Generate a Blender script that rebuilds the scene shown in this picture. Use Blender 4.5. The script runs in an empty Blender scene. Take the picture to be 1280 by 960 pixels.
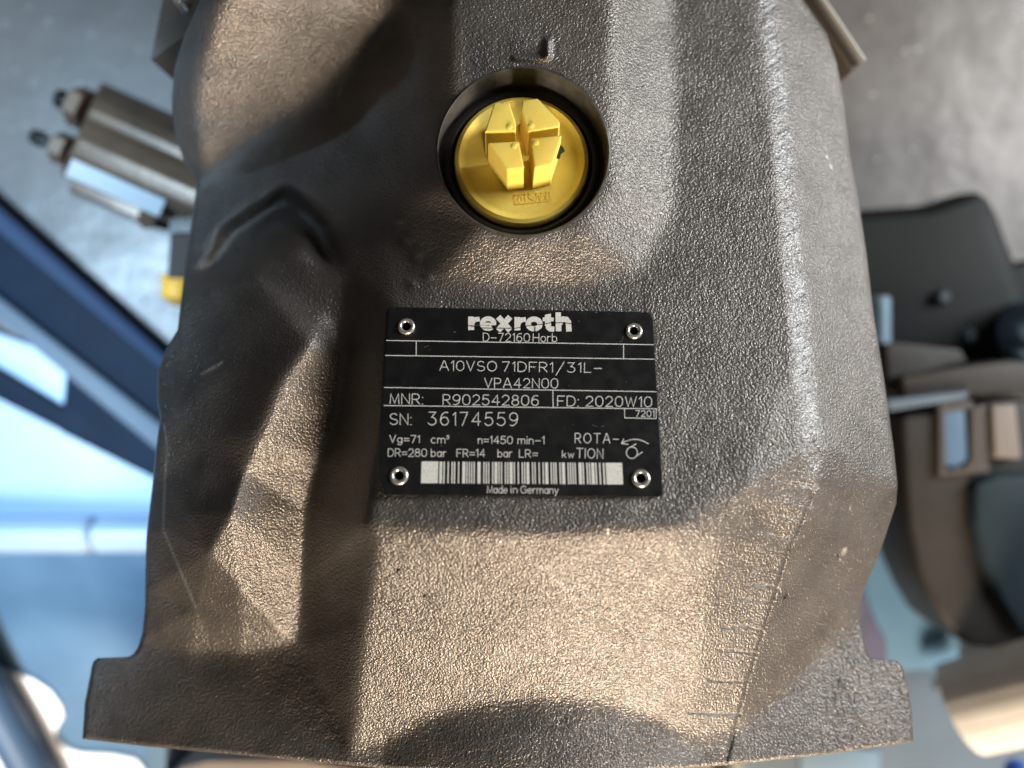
import bpy, bmesh, math, random
import numpy as np
from mathutils import Vector, Matrix
from mathutils.geometry import delaunay_2d_cdt

random.seed(7)
rng = np.random.default_rng(7)
SC = bpy.context.scene
COL = SC.collection

# ------------------------------------------------------------------ scale, camera, light
S = 0.18e-3            # one unit of drawing at the name plate, in metres
F = 962.0              # lens in the same units: plate is F away from the camera
TABLE = -1000.0        # height of the bench below the plate
CAMZ = (F - TABLE) * S

cam_d = bpy.data.cameras.new('camera')
cam = bpy.data.objects.new('camera', cam_d)
COL.objects.link(cam)
cam.location = (0, 0, CAMZ)
cam_d.sensor_width = 36.0
cam_d.lens = F / 1280 * 36
cam_d.clip_start = 0.005
cam_d.clip_end = 50
cam_d.dof.use_dof = True
cam_d.dof.focus_distance = 0.181
cam_d.dof.aperture_fstop = 4.7
SC.camera = cam

world = bpy.data.worlds.new('World')
SC.world = world
world.use_nodes = True
bg = world.node_tree.nodes['Background']
bg.inputs['Color'].default_value = (1.0, 0.90, 0.80, 1)
bg.inputs['Strength'].default_value = 0.05

SC.view_settings.view_transform = 'Standard'
SC.view_settings.look = 'None'
SC.view_settings.exposure = 0
SC.view_settings.gamma = 1


def area(name, loc, target, size, power, color, size_y=None):
    d = bpy.data.lights.new(name, 'AREA')
    d.energy = power
    d.color = color
    d.size = size
    if size_y:
        d.shape = 'RECTANGLE'
        d.size_y = size_y
    o = bpy.data.objects.new(name, d)
    COL.objects.link(o)
    o.location = loc
    o.rotation_euler = (Vector(target) - Vector(loc)).to_track_quat('-Z', 'Y').to_euler()
    return o




def spot(name, loc, target, power, color, cone, blend, size):
    d = bpy.data.lights.new(name, 'SPOT')
    d.energy = power
    d.color = color
    d.spot_size = math.radians(cone)
    d.spot_blend = blend
    d.shadow_soft_size = size
    o = bpy.data.objects.new(name, d)
    COL.objects.link(o)
    o.location = loc
    o.rotation_euler = (Vector(target) - Vector(loc)).to_track_quat('-Z', 'Y').to_euler()
    return o


area('warm_window_light', (0.20, -0.75, 0.47), (0, -0.03, 0.16), 0.20, 13.2, (1.0, 0.825, 0.63))
area('cool_door_light', (0.85, 0.34, 0.52), (0.08, 0.0, 0.12), 0.40, 12.5, (0.92, 0.97, 1.0))
spot('blue_bench_spot', (-0.40, 0.05, 0.75), (-0.255, 0.03, 0.0), 55.0, (0.48, 0.74, 1.0), 31, 0.4, 0.06)  # added narrow spot for sky light on the left bench, misses the pump
spot('blue_rim_light', (-0.60, 0.30, 0.16), (-0.088, 0.088, 0.125), 5.0, (0.45, 0.72, 1.0), 5.0, 0.8, 0.03)


# ------------------------------------------------------------------ helpers
def P(px, py, h=0.0):
    d = (F - h) * S
    return Vector(((px - 640) / F * d, -(py - 480) / F * d, CAMZ - d))


def Pn(px, py, h):
    d = (F - h) * S
    return np.stack([(px - 640) / F * d, -(py - 480) / F * d, CAMZ - d], -1)


def tag(o, label=None, cat=None, group=None, kind=None):
    if label: o['label'] = label
    if cat: o['category'] = cat
    if group: o['group'] = group
    if kind: o['kind'] = kind
    return o


def link(name, me, mat=None, parent=None):
    o = bpy.data.objects.new(name, me)
    COL.objects.link(o)
    if mat: me.materials.append(mat)
    if parent: o.parent = parent
    return o


def empty(name, label, cat, group=None):
    o = bpy.data.objects.new(name, None)
    o.empty_display_size = 0.01
    COL.objects.link(o)
    return tag(o, label, cat, group)


def mesh_from(name, verts, faces, mat, parent=None, smooth=False, bevel=0, autosmooth=None):
    me = bpy.data.meshes.new(name)
    me.from_pydata([tuple(v) for v in verts], [], faces)
    bm = bmesh.new()
    bm.from_mesh(me)
    bmesh.ops.recalc_face_normals(bm, faces=bm.faces)
    if bevel:
        es = [e for e in bm.edges if len(e.link_faces) == 2 and e.calc_face_angle(0) > 0.35]
        bmesh.ops.bevel(bm, geom=es, offset=bevel * S, segments=3, affect='EDGES', profile=0.6, clamp_overlap=True)
    bm.to_mesh(me)
    bm.free()
    if smooth or autosmooth:
        me.shade_smooth()
        if autosmooth:
            me.set_sharp_from_angle(angle=autosmooth)
    return link(name, me, mat, parent)


def slab(name, poly, top, thick, mat, parent=None, bevel=3, taper=0.0, smooth=True):
    """A plate of real thickness; poly is its upper outline, top one height or one per corner."""
    n = len(poly)
    tops = top if isinstance(top, (list, tuple)) else [top] * n
    up = [P(x, y, t) for (x, y), t in zip(poly, tops)]
    cx = sum((v for v in up), Vector()) / n
    dn = []
    for v in up:
        w = v.copy()
        w.x += (cx.x - v.x) * taper
        w.y += (cx.y - v.y) * taper
        w.z = max(v.z - thick * S, 0.0002)
        dn.append(w)
    faces = [tuple(range(n)), tuple(range(2 * n - 1, n - 1, -1))]
    for i in range(n):
        j = (i + 1) % n
        faces.append((i, i + n, j + n, j))
    return mesh_from(name, up + dn, faces, mat, parent, bevel=bevel, autosmooth=0.6 if smooth else None)


def tube(name, pts, rads, mat, parent=None, seg=20, cap=True):
    """Round bar through world points with a radius at each (metres)."""
    pts = [Vector(p) for p in pts]
    vs, fs = [], []
    up = Vector((0, 0, 1))
    for i, p in enumerate(pts):
        a = pts[max(i - 1, 0)]
        b = pts[min(i + 1, len(pts) - 1)]
        t = (b - a).normalized()
        if t.length < 1e-9: t = Vector((1, 0, 0))
        x = t.cross(up)
        if x.length < 1e-4: x = t.cross(Vector((0, 1, 0)))
        x.normalize()
        y = t.cross(x)
        for k in range(seg):
            an = 2 * math.pi * k / seg
            vs.append(p + (x * math.cos(an) + y * math.sin(an)) * rads[i])
    for i in range(len(pts) - 1):
        for k in range(seg):
            k2 = (k + 1) % seg
            fs.append((i * seg + k, i * seg + k2, (i + 1) * seg + k2, (i + 1) * seg + k))
    if cap:
        fs.append(tuple(range(seg - 1, -1, -1)))
        fs.append(tuple((len(pts) - 1) * seg + k for k in range(seg)))
    return mesh_from(name, vs, fs, mat, parent, autosmooth=0.7)


def lathe(name, o, ex, ey, n, prof, mat, parent=None, seg=96, autosmooth=0.5, closed=False):
    """prof: list of (radius, height) in metres about axis n at o."""
    vs, fs = [], []
    for r, w in prof:
        for k in range(seg):
            a = 2 * math.pi * k / seg
            vs.append(o + (ex * math.cos(a) + ey * math.sin(a)) * r + n * w)
    m = len(prof)
    for i in range(m - 1 + (1 if closed else 0)):
        i2 = (i + 1) % m
        for k in range(seg):
            k2 = (k + 1) % seg
            fs.append((i * seg + k, i * seg + k2, i2 * seg + k2, i2 * seg + k))
    if not closed:
        if prof[0][0] < 1e-3 or True:
            pass
    return mesh_from(name, vs, fs, mat, parent, autosmooth=autosmooth)


def material(name, color, rough=0.5, metal=0.0, spec=0.5, bump=None, mottling=None, coat=0.0, rough_var=0.0, sss=0.0):
    m = bpy.data.materials.new(name)
    m.use_nodes = True
    nt = m.node_tree
    b = nt.nodes['Principled BSDF']
    b.inputs['Base Color'].default_value = (*color, 1)
    b.inputs['Roughness'].default_value = rough
    b.inputs['Metallic'].default_value = metal
    b.inputs['Specular IOR Level'].default_value = spec
    b.inputs['Coat Weight'].default_value = coat
    if sss:
        b.inputs['Subsurface Weight'].default_value = sss
        b.inputs['Subsurface Radius'].default_value = (0.002, 0.001, 0.0003)
        b.inputs['Subsurface Scale'].default_value = 1.0
    tc = nt.nodes.new('ShaderNodeTexCoord')
    if mottling:
        sc, col2, lo, hi = mottling
        nz = nt.nodes.new('ShaderNodeTexNoise')
        nz.inputs['Scale'].default_value = sc
        nz.inputs['Detail'].default_value = 6
        nt.links.new(tc.outputs['Object'], nz.inputs['Vector'])
        mr = nt.nodes.new('ShaderNodeMapRange')
        mr.inputs['From Min'].default_value = lo
        mr.inputs['From Max'].default_value = hi
        nt.links.new(nz.outputs['Fac'], mr.inputs['Value'])
        mx = nt.nodes.new('ShaderNodeMix')
        mx.data_type = 'RGBA'
        mx.inputs['A'].default_value = (*color, 1)
        mx.inputs['B'].default_value = (*col2, 1)
        nt.links.new(mr.outputs['Result'], mx.inputs['Factor'])
        nt.links.new(mx.outputs['Result'], b.inputs['Base Color'])
        if rough_var:
            m2 = nt.nodes.new('ShaderNodeMapRange')
            m2.inputs['From Min'].default_value = lo
            m2.inputs['From Max'].default_value = hi
            m2.inputs['To Min'].default_value = rough - rough_var
            m2.inputs['To Max'].default_value = rough + rough_var
            nt.links.new(nz.outputs['Fac'], m2.inputs['Value'])
            nt.links.new(m2.outputs['Result'], b.inputs['Roughness'])
    if bump:
        sc, dist, st = bump
        nz = nt.nodes.new('ShaderNodeTexNoise')
        nz.inputs['Scale'].default_value = sc
        nz.inputs['Detail'].default_value = 3
        nt.links.new(tc.outputs['Object'], nz.inputs['Vector'])
        bp = nt.nodes.new('ShaderNodeBump')
        bp.inputs['Strength'].default_value = st
        bp.inputs['Distance'].default_value = dist
        nt.links.new(nz.outputs['Fac'], bp.inputs['Height'])
        nt.links.new(bp.outputs['Normal'], b.inputs['Normal'])
    return m


# cast paint: dark brown grey, satin, with bare worn metal and painted crease tones where the wear attribute says so
def cast_material():
    m = material('cast_paint', (0.12, 0.10, 0.088), 0.40, 0.55, 0.6)
    nt = m.node_tree
    b = nt.nodes['Principled BSDF']
    tc = nt.nodes['Texture Coordinate']
    at = nt.nodes.new('ShaderNodeAttribute')
    at.attribute_name = 'wear_and_light'
    sep = nt.nodes.new('ShaderNodeSeparateColor')
    nt.links.new(at.outputs['Color'], sep.inputs['Color'])
    n0 = nt.nodes.new('ShaderNodeTexNoise')
    n0.inputs['Scale'].default_value = 90
    n0.inputs['Detail'].default_value = 7
    n0.inputs['Roughness'].default_value = 0.65
    nt.links.new(tc.outputs['Object'], n0.inputs['Vector'])
    mr = nt.nodes.new('ShaderNodeMapRange')
    mr.inputs['From Min'].default_value = 0.32
    mr.inputs['From Max'].default_value = 0.68
    nt.links.new(n0.outputs['Fac'], mr.inputs['Value'])
    mx = nt.nodes.new('ShaderNodeMix'); mx.data_type = 'RGBA'
    mx.inputs['A'].default_value = (0.150, 0.134, 0.121, 1)
    mx.inputs['B'].default_value = (0.215, 0.194, 0.177, 1)
    nt.links.new(mr.outputs['Result'], mx.inputs['Factor'])
    # bare grey metal, and the pale highlight painted on the left crease
    mx2 = nt.nodes.new('ShaderNodeMix'); mx2.data_type = 'RGBA'
    mx2.inputs['B'].default_value = (0.36, 0.36, 0.35, 1)
    nt.links.new(mx.outputs['Result'], mx2.inputs['A'])
    nt.links.new(sep.outputs['Red'], mx2.inputs['Factor'])
    # dark pits and stains, and the darkened right crease
    mx3 = nt.nodes.new('ShaderNodeMix'); mx3.data_type = 'RGBA'
    mx3.inputs['B'].default_value = (0.012, 0.011, 0.010, 1)
    nt.links.new(mx2.outputs['Result'], mx3.inputs['A'])
    nt.links.new(sep.outputs['Green'], mx3.inputs['Factor'])
    # chipped pale spots
    mx4 = nt.nodes.new('ShaderNodeMix'); mx4.data_type = 'RGBA'
    mx4.inputs['B'].default_value = (0.75, 0.70, 0.62, 1)
    nt.links.new(mx3.outputs['Result'], mx4.inputs['A'])
    nt.links.new(sep.outputs['Blue'], mx4.inputs['Factor'])
    nt.links.new(mx4.outputs['Result'], b.inputs['Base Color'])
    # fine orange-peel relief in two sizes
    v = nt.nodes.new('ShaderNodeTexNoise')
    v.inputs['Scale'].default_value = 1850
    v.inputs['Detail'].default_value = 1.5
    v.inputs['Roughness'].default_value = 0.6
    v.inputs['Distortion'].default_value = 0.0
    nt.links.new(tc.outputs['Object'], v.inputs['Vector'])
    bp = nt.nodes.new('ShaderNodeBump')
    bp.inputs['Strength'].default_value = 1.0
    bp.inputs['Distance'].default_value = 0.00040
    nt.links.new(v.outputs['Fac'], bp.inputs['Height'])
    nt.links.new(bp.outputs['Normal'], b.inputs['Normal'])
    rn = nt.nodes.new('ShaderNodeMapRange')
    rn.inputs['To Min'].default_value = 0.30
    rn.inputs['To Max'].default_value = 0.43
    nt.links.new(n0.outputs['Fac'], rn.inputs['Value'])
    nt.links.new(rn.outputs['Result'], b.inputs['Roughness'])
    return m


M_CAST = cast_material()
M_BLACK = material('black_anodised', (0.009, 0.009, 0.0095), 0.42, 0.0, 0.35, bump=(5000, 0.00002, 0.3), mottling=(300, (0.013, 0.0125, 0.012), 0.35, 0.7), rough_var=0.07)
M_INK = material('bare_aluminium_print', (0.90, 0.87, 0.80), 0.5, 0.0, 0.5, mottling=(2600, (0.74, 0.70, 0.63), 0.45, 0.65))
M_LINE = material('engraved_line', (0.88, 0.85, 0.80), 0.5, 0.0)
M_SCUFF = material('plate_scuff', (0.20, 0.19, 0.18), 0.6)
M_RIVET = material('rivet_aluminium', (0.86, 0.83, 0.78), 0.28, 0.85, bump=(3000, 0.00003, 0.4))
M_HOLE = material('rivet_bore', (0.003, 0.003, 0.003), 0.9, 0, 0.0)
M_STEELDARK = material('machined_black_steel', (0.085, 0.080, 0.072), 0.48, 0.2, 0.4, mottling=(400, (0.055, 0.052, 0.047), 0.4, 0.7))
M_RUBBER = material('black_rubber', (0.012, 0.012, 0.010), 0.38, 0, 0.5)


def yellow_material():
    m = material('yellow_plastic', (0.92, 0.71, 0.15), 0.62, 0, 0.3, sss=0.25, mottling=(160, (0.86, 0.62, 0.10), 0.4, 0.75), bump=(900, 0.00008, 0.35))
    return m


M_YELLOW = yellow_material()
M_GRIME = material('black_grime', (0.012, 0.010, 0.008), 0.7)


# ------------------------------------------------------------------ the bench and what lies on it
def sheet_material():
    m = material('bench_sheet_steel', (0.15, 0.135, 0.125), 0.42, 0.45, 0.5, mottling=(14, (0.12, 0.108, 0.10), 0.35, 0.68), bump=(30, 0.004, 0.25), rough_var=0.08)
    nt = m.node_tree
    b = nt.nodes['Principled BSDF']
    src = b.inputs['Base Color'].links[0].from_socket
    mp = nt.nodes.new('ShaderNodeMapping')
    mp.inputs['Rotation'].default_value = (0, 0, math.radians(28))
    mp.inputs['Scale'].default_value = (14, 75, 20)
    nt.links.new(nt.nodes['Texture Coordinate'].outputs['Object'], mp.inputs['Vector'])
    n2 = nt.nodes.new('ShaderNodeTexNoise')
    n2.inputs['Scale'].default_value = 1.0
    n2.inputs['Detail'].default_value = 5
    n2.inputs['Distortion'].default_value = 1.2
    nt.links.new(mp.outputs['Vector'], n2.inputs['Vector'])
    mr = nt.nodes.new('ShaderNodeMapRange')
    mr.inputs['From Min'].default_value = 0.50
    mr.inputs['From Max'].default_value = 0.72
    mr.inputs['To Max'].default_value = 0.40
    nt.links.new(n2.outputs['Fac'], mr.inputs['Value'])
    mx = nt.nodes.new('ShaderNodeMix'); mx.data_type = 'RGBA'
    mx.inputs['B'].default_value = (0.085, 0.078, 0.072, 1)
    nt.links.new(src, mx.inputs['A'])
    nt.links.new(mr.outputs['Result'], mx.inputs['Factor'])
    nt.links.new(mx.outputs['Result'], b.inputs['Base Color'])
    return m


M_SHEET = sheet_material()
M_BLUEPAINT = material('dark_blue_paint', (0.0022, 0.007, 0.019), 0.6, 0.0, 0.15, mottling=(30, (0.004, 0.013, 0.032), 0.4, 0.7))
M_BLUELIGHT = material('pale_sky_tint', (0.42, 0.52, 0.62), 0.42, 0.1, 0.5, mottling=(14, (0.34, 0.45, 0.57), 0.35, 0.7))  # pale blue of reflected sky put into the colour
M_BLUEMID = material('mid_blue_sheet', (0.065, 0.12, 0.18), 0.38, 0.1, 0.5, mottling=(14, (0.10, 0.165, 0.23), 0.35, 0.7), bump=(20, 0.004, 0.4))  # blue sky light mixed into the base colour
M_VALVE = material('bronze_grey_paint', (0.15, 0.095, 0.06), 0.36, 0.3, 0.5, mottling=(80, (0.10, 0.066, 0.044), 0.4, 0.7), bump=(600, 0.0003, 0.3))
M_VALVEPLATE = material('pale_zinc_plate', (0.62, 0.68, 0.72), 0.35, 0.3)
M_PUMP2 = material('brown_cast_paint', (0.042, 0.037, 0.033), 0.5, 0.2, 0.4, mottling=(60, (0.030, 0.026, 0.023), 0.4, 0.7), bump=(500, 0.0004, 0.5))
M_SHADE_BOX = material('shade_near_black', (0.007, 0.009, 0.0085), 0.6, 0.0, 0.2, mottling=(25, (0.012, 0.015, 0.014), 0.4, 0.7))  # near-black colour painting soft shade on the bench
M_TEAL = material('dark_teal_paint', (0.016, 0.028, 0.036), 0.5, 0.0, 0.3, mottling=(30, (0.022, 0.036, 0.046), 0.4, 0.7))
M_SLATE = material('slate_blue_paint', (0.13, 0.17, 0.215), 0.5, 0.0, 0.4, mottling=(30, (0.11, 0.15, 0.19), 0.4, 0.7))
M_CREAM = material('cream_card', (0.82, 0.78, 0.72), 0.7, 0, 0.3, mottling=(70, (0.74, 0.70, 0.64), 0.4, 0.7))
M_CREAMDARK = material('cream_card_joint', (0.62, 0.57, 0.50), 0.7, 0, 0.3)
M_WHITE = material('white_surface', (0.88, 0.88, 0.86), 0.8, 0, 0.3)
M_BRIGHTBLUE = material('bright_blue_plastic', (0.02, 0.12, 0.55), 0.4)
M_GLIMMER = material('glimmer_blue_grey', (0.04, 0.065, 0.08), 0.5, 0.1)  # blue-grey for the painted glimmers
M_ZINC = material('zinc_plated_steel', (0.55, 0.57, 0.55), 0.3, 0.8)


def bench():
    x0, x1, y0, y1 = -700, 2000, -900, 2000
    n = 40
    vs = [P(x0 + (x1 - x0) * i / n, y0 + (y1 - y0) * j / n, TABLE) for j in range(n + 1) for i in range(n + 1)]
    fs = [(j * (n + 1) + i, j * (n + 1) + i + 1, (j + 1) * (n + 1) + i + 1, (j + 1) * (n + 1) + i) for j in range(n) for i in range(n)]
    o = mesh_from('workbench_floor', vs, fs, M_SHEET, smooth=True)
    tag(o, 'worn grey steel sheet bench top under the pumps', None, kind='structure')


bench()

# swirl burrs raised in the sheet (left) and pale scuffs (right): real little curls of metal swarf
def swarf():
    vs, fs = [], []
    def curl(px, py, r, a0, a1, w):
        m = 9
        b = len(vs)
        for i in range(m):
            a = a0 + (a1 - a0) * i / (m - 1)
            ww = w * math.sin(math.pi * (i + 0.5) / m)
            for k, q in enumerate((r - ww, r, r + ww)):
                vs.append(P(px + q * math.cos(a), py + q * math.sin(a), TABLE + (1.0 if k != 1 else 3.0)))
        for i in range(m - 1):
            for k in range(2):
                fs.append((b + 3 * i + k, b + 3 * i + k + 1, b + 3 * i + k + 4, b + 3 * i + k + 3))
    for _ in range(60):
        t = random.random()
        x = 60 + 150 * t + random.uniform(-40, 40)
        y = 270 + 110 * t + random.uniform(-35, 60)
        curl(x, y, random.uniform(3, 7), random.uniform(-1.5, 0), random.uniform(1, 2.6), 0.8)
    for _ in range(22):
        curl(random.uniform(0, 230), random.uniform(0, 220), random.uniform(2, 5), random.uniform(0, 6), random.uniform(6, 8), 0.7)
    for x, y in ((1085, 22), (1265, 23), (1140, 187), (1196, 175), (1095, 198), (1130, 60), (1145, 62), (1090, 118)):
        curl(x, y + 12, random.uniform(8, 14), -1.9, -1.1, 2.2)
    o = mesh_from('metal_swarf', vs, fs, material('dull_swarf', (0.36, 0.35, 0.33), 0.5, 0.3), smooth=True)
    tag(o, 'small bright curls and flecks of metal lying on the steel sheet', None, kind='stuff')


swarf()


def control_valve():
    root = empty('control_valve', 'bronze grey valve block with two adjuster screws at the upper left behind the pump', 'valve')
    ax = Vector((0.915, 0.405)); bx = Vector((-0.405, 0.915))
    o = Vector((103, 160))
    def at(a, b, h):
        q = o + ax * a + bx * b
        return P(q.x, q.y, h)
    def prism(name, prof, a0, a1, mat, bevel=4):
        n = len(prof)
        vs = [at(a0, b, h) for b, h in prof] + [at(a1, b, h) for b, h in prof]
        fs = [tuple(range(n)), tuple(range(2 * n - 1, n - 1, -1))] + [(i, (i + 1) % n, (i + 1) % n + n, i + n) for i in range(n)]
        return mesh_from(name, vs, fs, mat, root, bevel=bevel, autosmooth=0.6)
    prism('valve_body', [(-62, -700), (-58, -650), (-40, -612), (-26, -602), (-14, -608), (-8, -596), (14, -580), (36, -588), (46, -604), (48, -640), (64, -665), (64, -760), (-62, -760)], -2, 240, M_VALVE, 8)
    prism('side_plate', [(40, -588), (63, -618), (63, -628), (40, -600)], 4, 132, M_VALVEPLATE, 1.5)
    prism('base_block', [(52, -690), (76, -690), (80, -720), (80, TABLE), (-40, TABLE), (-40, -757), (52, -757)], 16, 130, M_VALVE)
    for b, h, a_tip, r in ((-22, -650, -42, 17), (34, -650, -52, 13)):
        scr = tube('adjuster_screw', [at(2, b, h), at(a_tip + 12, b, h), at(a_tip + 11, b, h), at(a_tip, b, h)], [S * 1.6 * r * .62] * 2 + [S * 1.6 * r * .8, S * 1.6 * r * .7], M_RUBBER, root)
        tube('lock_nut', [at(-1, b, h), at(-2, b, h), at(-19, b, h), at(-20, b, h)], [S * 1.6 * r * 1.3, S * 1.6 * r * 1.6, S * 1.6 * r * 1.6, S * 1.6 * r * 1.3], M_VALVE, scr, seg=6)
    tube('hex_bolt', [at(120, 72, -700), at(120, 72, -660), at(120, 72, -656)], [S * 22, S * 22, S * 17], M_VALVE, root, seg=6)


control_valve()


M_FIT = material('matt_brown_fitting', (0.06, 0.047, 0.04), 0.7, 0.0, 0.15)
M_CAPY = material('orange_yellow_plastic', (0.85, 0.42, 0.035), 0.5, 0.0, 0.3)


def small_fitting():
    root = empty('pipe_fitting', 'dark angled fitting below the valve block with a yellow cap on its end', 'pipe fitting')
    slab('fitting_body', [(213, 278), (262, 276), (258, 345), (208, 348)], -640, 360, M_FIT, root, bevel=5)
    slab('fitting_collar', [(211, 272), (262, 270), (262, 290), (210, 292)], -625, 200, M_STEELDARK, root, bevel=4)
    c = empty('yellow_cap', 'small round yellow plastic cap on the dark fitting left of the pump', 'cap')
    a = P(228, 346, -690); b = P(223, 382, -690)
    d = (b - a)
    tube('cap_body', [a, a + d * .1, a + d * .78, a + d], [S * 32, S * 38, S * 37, S * 14], M_CAPY, c)
    tube('cap_rim', [a + d * .02, a + d * .06, a + d * .26, a + d * .3], [S * 38, S * 42, S * 42, S * 38], M_CAPY, c)


small_fitting()


def left_side():
    # pale sheet seen below the beam
    o = slab('blue_sheet', [(-300, 480), (330, 500), (330, 1400), (-300, 1400)], TABLE + 22, 21, M_BLUEMID, bevel=0)
    tag(o, None, None, kind='structure'); o.name = 'blue_floor'
    o = slab('pale_sheet', [(-60, 380), (0, 418), (60, 440), (200, 470), (250, 632), (-60, 622)], TABLE + 42, 20, M_BLUELIGHT, bevel=4)
    tag(o, 'pale blue flat panel lying beneath the dark blue beam', 'sheet')
    beam = empty('steel_beam', 'dark blue painted steel channel beam running diagonally at the left', 'beam')
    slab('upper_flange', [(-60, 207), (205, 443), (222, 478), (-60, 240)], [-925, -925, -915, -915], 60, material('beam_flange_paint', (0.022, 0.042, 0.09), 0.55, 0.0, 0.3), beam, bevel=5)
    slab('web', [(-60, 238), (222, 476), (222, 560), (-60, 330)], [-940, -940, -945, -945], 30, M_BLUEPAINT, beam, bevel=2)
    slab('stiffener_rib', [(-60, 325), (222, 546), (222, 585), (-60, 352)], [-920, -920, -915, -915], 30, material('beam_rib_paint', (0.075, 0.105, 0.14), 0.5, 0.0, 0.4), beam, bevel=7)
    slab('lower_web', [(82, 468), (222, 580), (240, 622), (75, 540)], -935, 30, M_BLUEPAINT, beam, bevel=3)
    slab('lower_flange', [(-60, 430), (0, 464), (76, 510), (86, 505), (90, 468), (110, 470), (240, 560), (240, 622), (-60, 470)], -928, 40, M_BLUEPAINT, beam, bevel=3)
    # round pale tubes
    lab = ['pale blue round tube lying level at the far left, its end towards the pump', 'short pale blue round tube butted between the longer tube and the pump']
    for (xa, xb), l in zip(((-90, 118), (122, 260)), lab):
        hz = -940
        a, b = P(xa, 668, hz), P(xb, 668, hz)
        d = (b - a).normalized() * S * 8
        o = tube('round_tube', [a, a + d, b - d, b], [S * 38, S * 45, S * 45, S * 38], M_BLUELIGHT)
        tag(o, l, 'tube', 'tubes lying left of the pump')
    o = slab('sheet_strip', [(-60, 612), (240, 618), (240, 650), (-60, 646)], TABLE + 40, 30, material('grey_blue_strip', (0.22, 0.32, 0.48), 0.45), bevel=6)
    tag(o, 'narrow grey blue strip lying along the upper side of the pale tubes', 'strip')
    # hose
    pts = [(-95, 700), (-55, 790), (-20, 860), (15, 920), (58, 1000), (100, 1100)]
    o = tube('rubber_hose', [P(x, y, -900) for x, y in pts], [S * 44] * len(pts), material('blue_black_rubber', (0.05, 0.085, 0.14), 0.5), seg=24)
    tag(o, 'thick dark blue hose crossing the bright ground at the lower left corner', 'hose')
    # bright ground in full sun beyond the sheet edge
    poly = [(-120, 800), (0, 838), (18, 842), (40, 850), (62, 864), (76, 884), (78, 896), (68, 912), (68, 924), (82, 936), (100, 942), (140, 944), (170, 950), (196, 985), (220, 1200), (-120, 1200)]
    o = slab('sunlit_ground', poly, TABLE + 34, 8, M_WHITE, bevel=0)
    tag(o, None, None, kind='structure')


left_side()
spot('sun_patch', (-0.20, -0.17, 0.85), P(60, 940, TABLE), 40, (1.0, 0.98, 0.93), 9, 0.3, 0.01)


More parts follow.
